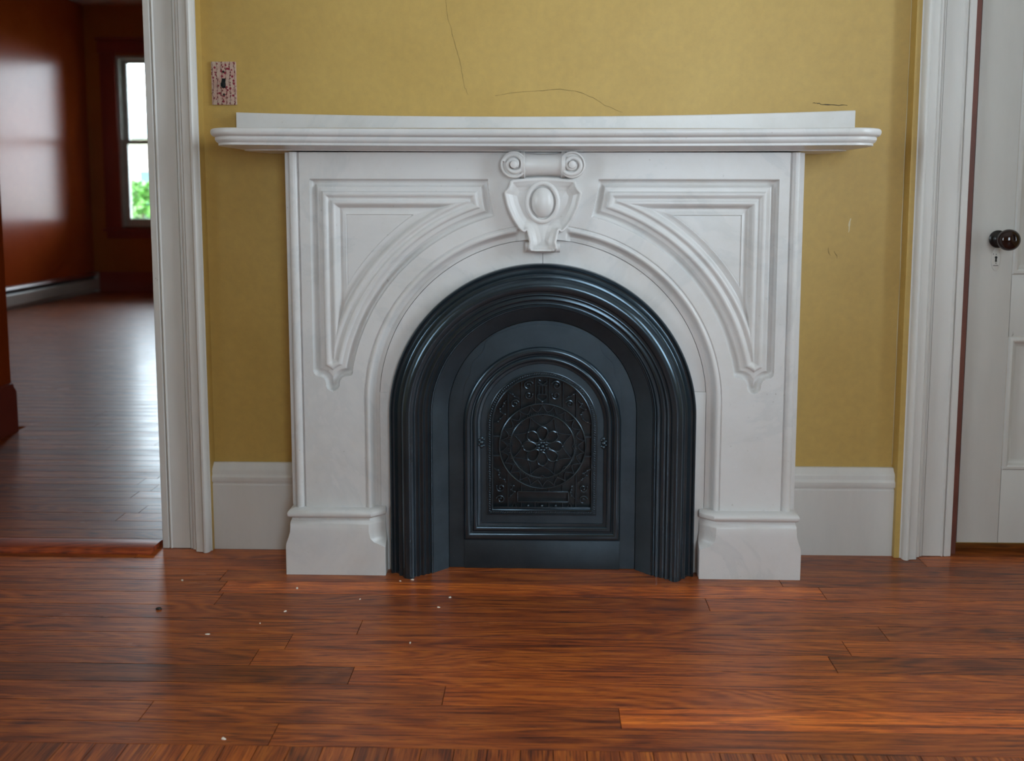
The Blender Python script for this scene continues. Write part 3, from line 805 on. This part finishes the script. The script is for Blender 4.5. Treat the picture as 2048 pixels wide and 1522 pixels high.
CM = [(0, .0), (0, .0045), (.002, .0075), (.0065, .0105), (.0115, .0112), (.0160, .0098), (.0190, .0065), (.0200, .0040), (.0225, .0036), (.0240, .0055), (.0265, .0088), (.0300, .0102), (.0335, .0094), (.0360, .0066), (.0372, .0034), (.0400, .0026), (.0440, .0022), (.0455, .0)]
b = MB(); b.rings([[(x_, PY - .0016 - h_, z_) for x_, z_ in arch(MW - t_, MZC, MZB + t_)] for t_, h_ in CM], True)
cpart('cover_moulding', b, M['iron_gloss'])
b = MB(); b.box((-.203, PY - .0030, .0005), (.203, PY - .0014, .0765), .0006); cpart('kick_plate', b)
# grille door
gr = [(0, .0), (0, .0030), (.0015, .0042), (.003, .0042), (.0038, .0022), (.0112, .0022), (.0122, .0046), (.0140, .0056), (.0160, .0046), (.0168, .0)]
b = MB(); b.rings([[(x_, PY - .0016 - h_, z_) for x_, z_ in arch(DW + .0045 - t_, DZC, DZB - .0045 + t_)] for t_, h_ in gr], True); cpart('grille_frame', b, M['iron_gloss'])
rope = MB(); path = np.array(arch(DW - .003, DZC, DZB + .003, 160) + [(DW - .003, DZB + .003)]); dd = np.r_[0, np.cumsum(np.hypot(*np.diff(path, axis=0).T))]
nb_ = int(dd[-1] / .0062)
for i in range(nb_):
    s = dd[-1] * (i + .5) / nb_; x_ = np.interp(s, dd, path[:, 0]); z_ = np.interp(s, dd, path[:, 1])
    x2 = np.interp(s + .001, dd, path[:, 0]); z2 = np.interp(s + .001, dd, path[:, 1]); an = math.atan2(z2 - z_, x2 - x_)
    rope.ell((x_, PY - .0042, z_), (.0044, .0021, .0017), Matrix.Rotation(-(an + .75), 3, 'Y'), 8, 5)
ro = cpart('rope_border', rope, M['tracery'], None, 80); ro['kind'] = 'stuff'
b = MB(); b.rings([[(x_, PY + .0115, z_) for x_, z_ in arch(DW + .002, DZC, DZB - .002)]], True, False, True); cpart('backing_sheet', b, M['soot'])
GY = PY + .0010                                           # lattice plane
IW, IZB = DW - .0125, DZB + .0125                         # clear half width and lower edge inside the frame
def inside_top(x_): return DZC + math.sqrt(max(0, IW * IW - x_ * x_))
RC = (.001, .3295); RO, RI = .1125, .0845
def circ(r_, n_=72, c=RC): return [(c[0] + r_ * math.cos(2 * PI * k / n_), GY, c[1] + r_ * math.sin(2 * PI * k / n_)) for k in range(n_)]
cpart('outer_ring', MB().tube(circ(RO), .0026, 8, True, 1.3), M['tracery'])
cpart('inner_ring', MB().tube(circ(RI), .0022, 8, True, 1.3), M['tracery'])
bd = MB()
for k in range(96):
    a = 2 * PI * k / 96; bd.ell((RC[0] + (RI + .0034) * math.cos(a), GY - .0012, RC[1] + (RI + .0034) * math.sin(a)), (.0014, .0014, .0014), None, 6, 4)
bo = cpart('bead_row', bd, M['tracery'], None, 80); bo['kind'] = 'stuff'
def curve2(p0, p1, p2, n_=8):
    return [((1 - t) ** 2 * p0[0] + 2 * t * (1 - t) * p1[0] + t * t * p2[0], GY, (1 - t) ** 2 * p0[1] + 2 * t * (1 - t) * p1[1] + t * t * p2[1]) for t in [i / n_ for i in range(n_ + 1)]]
def pol(r_, a): return (RC[0] + r_ * math.sin(a), RC[1] + r_ * math.cos(a))
NZ = 22
for k in range(NZ):
    a = 2 * PI * k / NZ; da = PI / NZ
    tm = MB()
    for sg in (-1, 1): tm.tube(curve2(pol(RO - .002, a), pol(RI + .011, a + sg * da * .40), pol(RI + .0075, a + sg * da)), [.0017] * 9, 6, False, 1.2)
    cpart('zigzag_point', tm, M['tracery'])
for k in range(8):
    a = 2 * PI * k / 8
    # pointed oval petal
    pt = []
    for i in range(28):
        t = 2 * PI * i / 28; rr_ = .033 + .0185 * math.cos(t); sd = .0135 * math.sin(t) * (1.0 + .25 * math.cos(t))
        c = pol(rr_, a); pt.append((c[0] + sd * math.cos(a), GY - .001, c[1] - sd * math.sin(a)))
    pm = MB().tube(pt, .0022, 7, True, 1.2)
    tip = pol(.0525, a); pm.ell((tip[0], GY - .002, tip[1]), (.0032, .0026, .0032), None, 8, 6)
    cpart('petal', pm, M['tracery'])
    om = MB()
    for sg in (-1, 1): om.tube(curve2(pol(.0535, a), pol(.058, a + sg * .22), pol(RI - .002, a + sg * PI / 8)), .0018, 6, False, 1.2)
    mid_ = [pol(RI - .002, a - PI / 8), pol(RI - .013, a), pol(RI - .002, a + PI / 8)]
    om.tube(curve2(mid_[0], pol(RI + .004, a - .1), pol(RI - .0075, a), 6), .0015, 6, False, 1.2); om.tube(curve2(mid_[2], pol(RI + .004, a + .1), pol(RI - .0075, a), 6), .0015, 6, False, 1.2)
    cpart('petal_tracery', om, M['tracery'])
hm = MB()
for k in range(8):
    a = 2 * PI * (k + .5) / 8; c = pol(.0105, a); hm.ell((c[0], GY - .003, c[1]), (.0042, .0028, .0042), None, 8, 6)
hm.ell((RC[0], GY - .0045, RC[1]), (.0055, .0035, .0055), None, 10, 6)
cpart('rosette_centre', hm, M['tracery'])
BX = [-.0890, -.0540, -.0180, .0180, .0540, .0890]
for bx_ in BX:
    dx = abs(bx_ - RC[0]); hh = math.sqrt(RO * RO - dx * dx)
    cpart('grille_bar', MB().tube([(bx_, GY + .001, RC[1] + hh), (bx_, GY + .001, inside_top(bx_))], .0017, 6, False, 1.6), M['tracery'])
    zt = RC[1] - hh
    if abs(bx_) > .07: cpart('grille_bar', MB().tube([(bx_, GY + .001, IZB), (bx_, GY + .001, zt)], .0017, 6, False, 1.6), M['tracery'])
    else:
        cpart('grille_bar', MB().tube([(bx_, GY + .001, .209), (bx_, GY + .001, zt)], .0017, 6, False, 1.6), M['tracery']) if zt - .209 > .002 else None
        cpart('grille_bar', MB().tube([(bx_, GY + .001, IZB), (bx_, GY + .001, .1805)], .0017, 6, False, 1.6), M['tracery'])
for zz in (RC[1] + .026, RC[1] - .026):
    for sg in (-1, 1):
        cpart('side_tie', MB().tube([(sg * IW, GY, zz), (RC[0] + sg * math.sqrt(RO ** 2 - .026 ** 2), GY, zz)], .0022, 6, False, 1.2))
sl = MB()
for a_, b_ in (((-.0655, .1795), (.0705, .1830)), ((-.0655, .2065), (.0705, .2100))): sl.box((a_[0], GY - .004, a_[1]), (b_[0], GY + .004, b_[1]), .0008)
for xx in (-.0655, .0675): sl.box((xx, GY - .004, .1795), (xx + .003, GY + .004, .21), .0008)
cpart('slot_frame', sl, M['tracery'])
cpart('bottom_rail', MB().box((-IW, GY - .004, IZB - .001), (IW, GY + .004, IZB + .0045), .0012), M['tracery'])
def spiral(c, r_, a0, turns, hand, tail=None):
    p = []; rr_ = []
    for i in range(30):
        t = i / 29; a = a0 + hand * 2 * PI * turns * t; rad = r_ * (1 - .72 * t)
        p.append((c[0] + rad * math.cos(a), GY, c[1] + rad * math.sin(a))); rr_.append(.0021 - .0008 * t)
    q = MB().tube(p, rr_, 7, False, 1.2); e = p[-1]; q.ell((e[0], GY - .001, e[2]), (.0024, .0022, .0024), None, 8, 5)
    s = p[0]; q.ell((s[0], GY - .0006, s[2]), (.0024, .0022, .0024), None, 8, 5)
    return q
def leafy(pts):
    q = MB(); q.tube([(x_, GY, z_) for x_, z_ in pts], [.0024 - .0009 * i / (len(pts) - 1) for i in range(len(pts))], 6, False, 1.2)
    for i, (x_, z_) in enumerate(pts[1:-1]): q.ell((x_ + .002 * (-1) ** i, GY - .001, z_ + .001), (.0034, .0022, .0024), Matrix.Rotation(.8 * (-1) ** i, 3, 'Y'), 8, 5)
    return q
for sg in (-1, 1):
    h = sg
    cpart('scroll', spiral((sg * .0365, .4905), .0125, PI / 2 + sg * 1.1, 1.25, -h), M['tracery'])
    cpart('scroll', spiral((sg * .0355, .4645), .0110, PI / 2 + sg * 1.3, 1.2, h), M['tracery'])
    cpart('scroll', spiral((sg * .0715, .4415), .0110, PI / 2 + sg * 1.1, 1.2, -h), M['tracery'])
    cpart('leaf_spray', leafy([(sg * .0865, .4720), (sg * .0790, .4660), (sg * .0700, .4600), (sg * .0600, .4565)]), M['tracery'])
    cpart('leaf_spray', leafy([(sg * .0930, .4510), (sg * .1010, .4420), (sg * .1000, .4340), (sg * .1120, .4270), (sg * .1070, .4190), (sg * .0990, .4130), (sg * .1075, .4010), (sg * .1170, .3930), (sg * .1260, .3905)]), M['tracery'])
    cpart('leaf_spray', leafy([(sg * .1260, .2700), (sg * .1160, .2640), (sg * .1090, .2570), (sg * .1150, .2510), (sg * .1080, .2430), (sg * .1010, .2390), (sg * .0940, .2330)]), M['tracery'])
    cpart('scroll', spiral((sg * .1080, .2180), .0115, PI / 2 - sg * 1.2, 1.2, -h), M['tracery'])
    cpart('scroll', spiral((sg * .1080, .1860), .0115, PI / 2 - sg * 1.2, 1.2, h), M['tracery'])
    cpart('leaf_spray', leafy([(sg * .0840, .2260), (sg * .0760, .2220), (sg * .0790, .2120), (sg * .0730, .2060), (sg * .0800, .1960), (sg * .0860, .1900)]), M['tracery'])
    cpart('lattice_point', MB().tube([(sg * .0800, GY, .1640), (sg * .0730, GY, .1800), (sg * .0660, GY, .1640)], .0016, 6, False, 1.2), M['tracery'])
ly = MB()
for xx in (-.0085, 0, .0085): ly.tube([(xx, GY, .468), (xx, GY, .488)], .0018, 6, False, 1.2)
for sg in (-1, 1):
    ly.tube([(0, GY, .492), (sg * .007, GY, .495), (sg * .0125, GY, .501), (sg * .009, GY, .5055), (sg * .0045, GY, .503)], [.0024, .0022, .002, .0018, .0014], 7, False, 1.2)
    ly.tube([(0, GY, .447), (sg * .006, GY, .452), (sg * .0125, GY, .457), (sg * .012, GY, .465), (sg * .006, GY, .466)], [.0024, .0022, .002, .0018, .0014], 7, False, 1.2)
ly.tube([(-.012, GY, .490), (.012, GY, .490)], .0018, 6); ly.tube([(-.012, GY, .467), (.012, GY, .467)], .0018, 6)
ly.ell((0, GY - .001, .447), (.003, .003, .005), None, 8, 6)
cpart('lyre_ornament', ly, M['tracery'])
for xx in (-.036, 0, .036):
    cpart('rail_knob', MB().ell((xx, GY - .001, .1695), (.0036, .003, .0042), None, 8, 6), M['tracery'])
for sg in (-1, 1):
    lm = MB(); cx = sg * .1585 + .001
    for k, (dx, dz, r_) in enumerate(((0, .011, .0052), (0, -.011, .0052), (sg * .006, .005, .0045), (sg * .006, -.005, .0045), (-sg * .0055, .008, .0036), (-sg * .0055, -.008, .0036), (0, 0, .0065))):
        lm.ell((cx + dx, PY - .0045, .340 + dz), (r_, .0032 if k < 6 else .006, r_), None, 12, 7)
    cpart('latch_ornament', lm, M['tracery'])

# ------------------------------------------------------------------ light switch
sw = tag(empty('light_switch', (-.8509, 0, 1.2763)), 'light switch with pink floral printed cover plate and black toggle', 'light switch')
MB().box((-.0332, -.0058, -.0566), (.0332, -.0002, .0566), .0016).build('cover_plate', M['print'], sw, 40)
MB().box((-.0048, -.0068, -.0125), (.0048, -.0050, .0125), .0004).build('toggle_slot', M['switchblk'], sw, 40)
tg = MB().rings([[(x_, y_, z_) for x_, z_ in ((-hx, zc_ - hz), (hx, zc_ - hz), (hx, zc_ + hz), (-hx, zc_ + hz))] for y_, hx, hz, zc_ in ((-.006, .0044, .007, .001), (-.012, .0038, .0052, -.003), (-.0185, .0036, .0042, -.0065))], True, True, True)
tg.build('toggle', M['switchblk'], sw, 40)
for zz in (.030, -.030):
    s_ = lathe_y([(.0033, -.0055), (.0033, -.0064), (.0022, -.0070), (.0003, -.0071)], (0, 0, zz), 14).build('screw', M['debris'], sw, 40)

# ------------------------------------------------------------------ cracks and scratches in the wall paint
def ribbon(name, pts, wd_, mat):
    b_ = MB(); R1 = random.Random(len(pts) * 31)
    P = []
    for i in range(len(pts) - 1):
        for k in range(4):
            t = k / 4; P.append((pts[i][0] + (pts[i + 1][0] - pts[i][0]) * t + R1.uniform(-.0012, .0012), pts[i][1] + (pts[i + 1][1] - pts[i][1]) * t + R1.uniform(-.0012, .0012)))
    P.append(pts[-1]); rows = []
    for i, (x_, z_) in enumerate(P):
        a = P[max(0, i - 1)]; c = P[min(len(P) - 1, i + 1)]; d = Vector((c[0] - a[0], c[1] - a[1])).normalized(); nx, nz = d.y, -d.x
        k = wd_ * (.5 + .5 * math.sin(PI * min(1, max(.08, i / (len(P) - 1))))) / 2 * R1.uniform(.6, 1.3)
        rows.append([(x_ - nx * k, -.0001, z_ - nz * k), (x_, -.0004, z_), (x_ + nx * k, -.0001, z_ + nz * k)])
    o = b_.rings(rows, False).build(name, mat, wall, None); return o
ribbon('crack', [(-.26, 1.50), (-.254, 1.453), (-.244, 1.415), (-.232, 1.369), (-.221, 1.337), (-.215, 1.298), (-.208, 1.265), (-.2, 1.246)], .0009, M['crack'])
ribbon('crack', [(-.129, 1.243), (-.076, 1.252), (-.016, 1.256), (.044, 1.261), (.097, 1.253), (.13, 1.239), (.163, 1.219), (.21, 1.2)], .0012, M['crack'])
ribbon('scratch', [(.709, 1.224), (.722, 1.2235), (.742, 1.220), (.77, 1.219), (.8, 1.218)], .0024, M['debris'])
ribbon('scratch', [(.819, .921), (.817, .904), (.815, .884)], .0040, M['scratch'])
ribbon('crack', [(.762, .843), (.766, .829), (.768, .821)], .0012, M['crack']); ribbon('crack', [(.778, .833), (.787, .823), (.786, .814)], .0012, M['crack'])
ribbon('crack', [(.9555, 1.52), (.9560, 1.2), (.9553, .9), (.9560, .6), (.9555, .25)], .0030, M['scratch'])

# ------------------------------------------------------------------ paint flakes on the boards
rf = random.Random(5)
for x_, y_ in [(-.916, -.2149), (-.6113, -.2513), (-.4412, -.3048), (-.2235, -.2891), (-.2453, -.34), (-.6051, -.3684), (-.6451, -.4255), (-.746, -.4767), (-.2875, -.5015), (-.5714, -.8368), (-.33, -.197), (-.36, -.205)]:
    n_ = 6; pts = []
    L = rf.uniform(.0022, .0042); rot = rf.uniform(0, 3)
    for k in range(n_):
        a = 2 * PI * k / n_; q = L * rf.uniform(.6, 1.1)
        px, py = q * math.cos(a) * 1.5, q * math.sin(a) * .9
        pts.append((px * math.cos(rot) - py * math.sin(rot), px * math.sin(rot) + py * math.cos(rot)))
    b_ = MB().rings([[(a, c, 0) for a, c in pts], [(a * .9, c * .9, .0011 + .0006 * (k % 2)) for k, (a, c) in enumerate(pts)]], True, True, True)
    o = b_.build('paint_flake', M['flake'], None, None, (x_, y_, .0002))
    lb = 'small white paint flake scattered on the oak floor before the mantelpiece'
    if x_ < -.9: lb = 'white paint flake on the floor in front of the doorway casing'
    elif y_ < -.8: lb = 'white paint flake on the floor beside the cross-laid oak strips'
    elif y_ > -.21: lb = 'white paint flake at the foot of the black iron insert'
    tag(o, lb, 'paint flake', 'paint flakes on the floor')
b_ = MB().rings([[(.008 * math.cos(k), .005 * math.sin(k * 1.0), 0) for k in range(6)], [(.006 * math.cos(k), .004 * math.sin(k), .003) for k in range(6)]], True, True, True)
tag(b_.build('debris_crumb', M['debris'], None, None, (-.908, -.364, .0002)), 'small dark crumb of debris on the floor by the doorway', 'crumb')

# ------------------------------------------------------------------ baseboard heater in the next room
ht = tag(empty('baseboard_heater', (FLX, 4, 0)), 'long cream enamel baseboard heater along the red wall in the next room', 'baseboard heater')
def hpart(name, mb, mat): o = mb.build(name, mat, ht, 30); o.matrix_parent_inverse = Matrix.Translation((-FLX, -4, 0)); return o
hp = [(.0, .035), (.062, .035), (.066, .040), (.066, .130), (.060, .138), (.0, .138)]
hpart('front_cover', MB().rings([[(FLX + .001 + a, y_, z_) for a, z_ in hp] for y_ in (1.25, FARY - .06)], True, True, True), M['heater'])
hpart('air_slot', MB().box((FLX + .001, 1.25, .138), (FLX + .030, FARY - .06, .178)), M['fins'])
hpart('top_hood', MB().rings([[(FLX + .001 + a, y_, z_) for a, z_ in [(0, .178), (.056, .172), (.060, .178), (.050, .195), (0, .2)]] for y_ in (1.25, FARY - .06)], True, True, True), M['redtrim'])
hpart('foot', MB().box((FLX + .001, 1.3, 0), (FLX + .035, FARY - .1, .035)), M['heater'])
hpart('end_cap', MB().box((FLX + .001, FARY - .06, 0.0), (FLX + .068, FARY - .025, .2), .004), M['heater'])

# ------------------------------------------------------------------ garden outside the far window
struct(box('ground', (-30, FARY + .2, -1.0), (25, 45, -.55), M['lawn']), 'lawn outside the far window')
hs = tag(empty('neighbour_house', (-10, 20, -.55)), 'cream clapboard house with slate blue windows beyond the garden', 'house')
def spart(name, mb, mat): o = mb.build(name, mat, hs, 30); o.matrix_parent_inverse = Matrix.Translation((10, -20, .55)); return o
spart('wall', MB().box((-14, 20, -.55), (-4, 26, 2.55)), M['siding'])
for x_ in (-12.6, -10.75, -9.35, -6.5):
    spart('window', MB().box((x_, 19.95, .15), (x_ + .75, 20.02, 1.65), .01), M['slate'])
for k in range(14): spart('clapboard', MB().box((-14, 19.97, -.5 + k * .21), (-4, 20.0, -.32 + k * .21)), M['siding'])
spart('roof', MB().rings([[(x_, 19.5, 2.5), (x_, 23, 3.3), (x_, 26.5, 2.5)] for x_ in (-14.4, -3.6)], True, True, True), M['slate'])
def shrub(name, loc, h_, r_, nleaf, label, cat, trunk=.04):
    e = tag(empty(name, loc), label, cat); R1 = random.Random(int(loc[0] * 100))
    MB().tube([(0, 0, 0), (.03, .02, h_ * .4), (-.02, 0, h_ * .8)], [trunk, trunk * .8, trunk * .4], 8).build('stem', M['bark'], e, 60)
    lf = MB()
    for i in range(nleaf):
        a = R1.uniform(0, 2 * PI); t = R1.random() ** .6; q = r_ * math.sqrt(R1.random()); z_ = h_ * (.15 + .85 * t); q *= math.sin(PI * min(.95, .2 + .75 * (1 - t))) 
        c = Vector((q * math.cos(a), q * math.sin(a), z_)); u_ = Vector((R1.uniform(-1, 1), R1.uniform(-1, 1), R1.uniform(-.6, .6))).normalized(); v_ = u_.cross(Vector((R1.uniform(-1, 1), R1.uniform(-1, 1), 1))).normalized(); s = R1.uniform(.04, .08)
        lf.add([c - u_ * s, c + v_ * s * .5, c + u_ * s, c - v_ * s * .5], [(0, 1, 2, 3)])
    fo_ = lf.build('foliage', M['leaf'], e, None, None, False); fo_['kind'] = 'stuff'
shrub('shrub', (-6.0, 10.2, -.55), 1.75, .42, 1500, 'tall bright green shrub outside the far window', 'shrub')
shrub('shrub', (-5.25, 9.6, -.55), 1.05, .55, 1500, 'low spreading green shrub outside the far window', 'shrub')
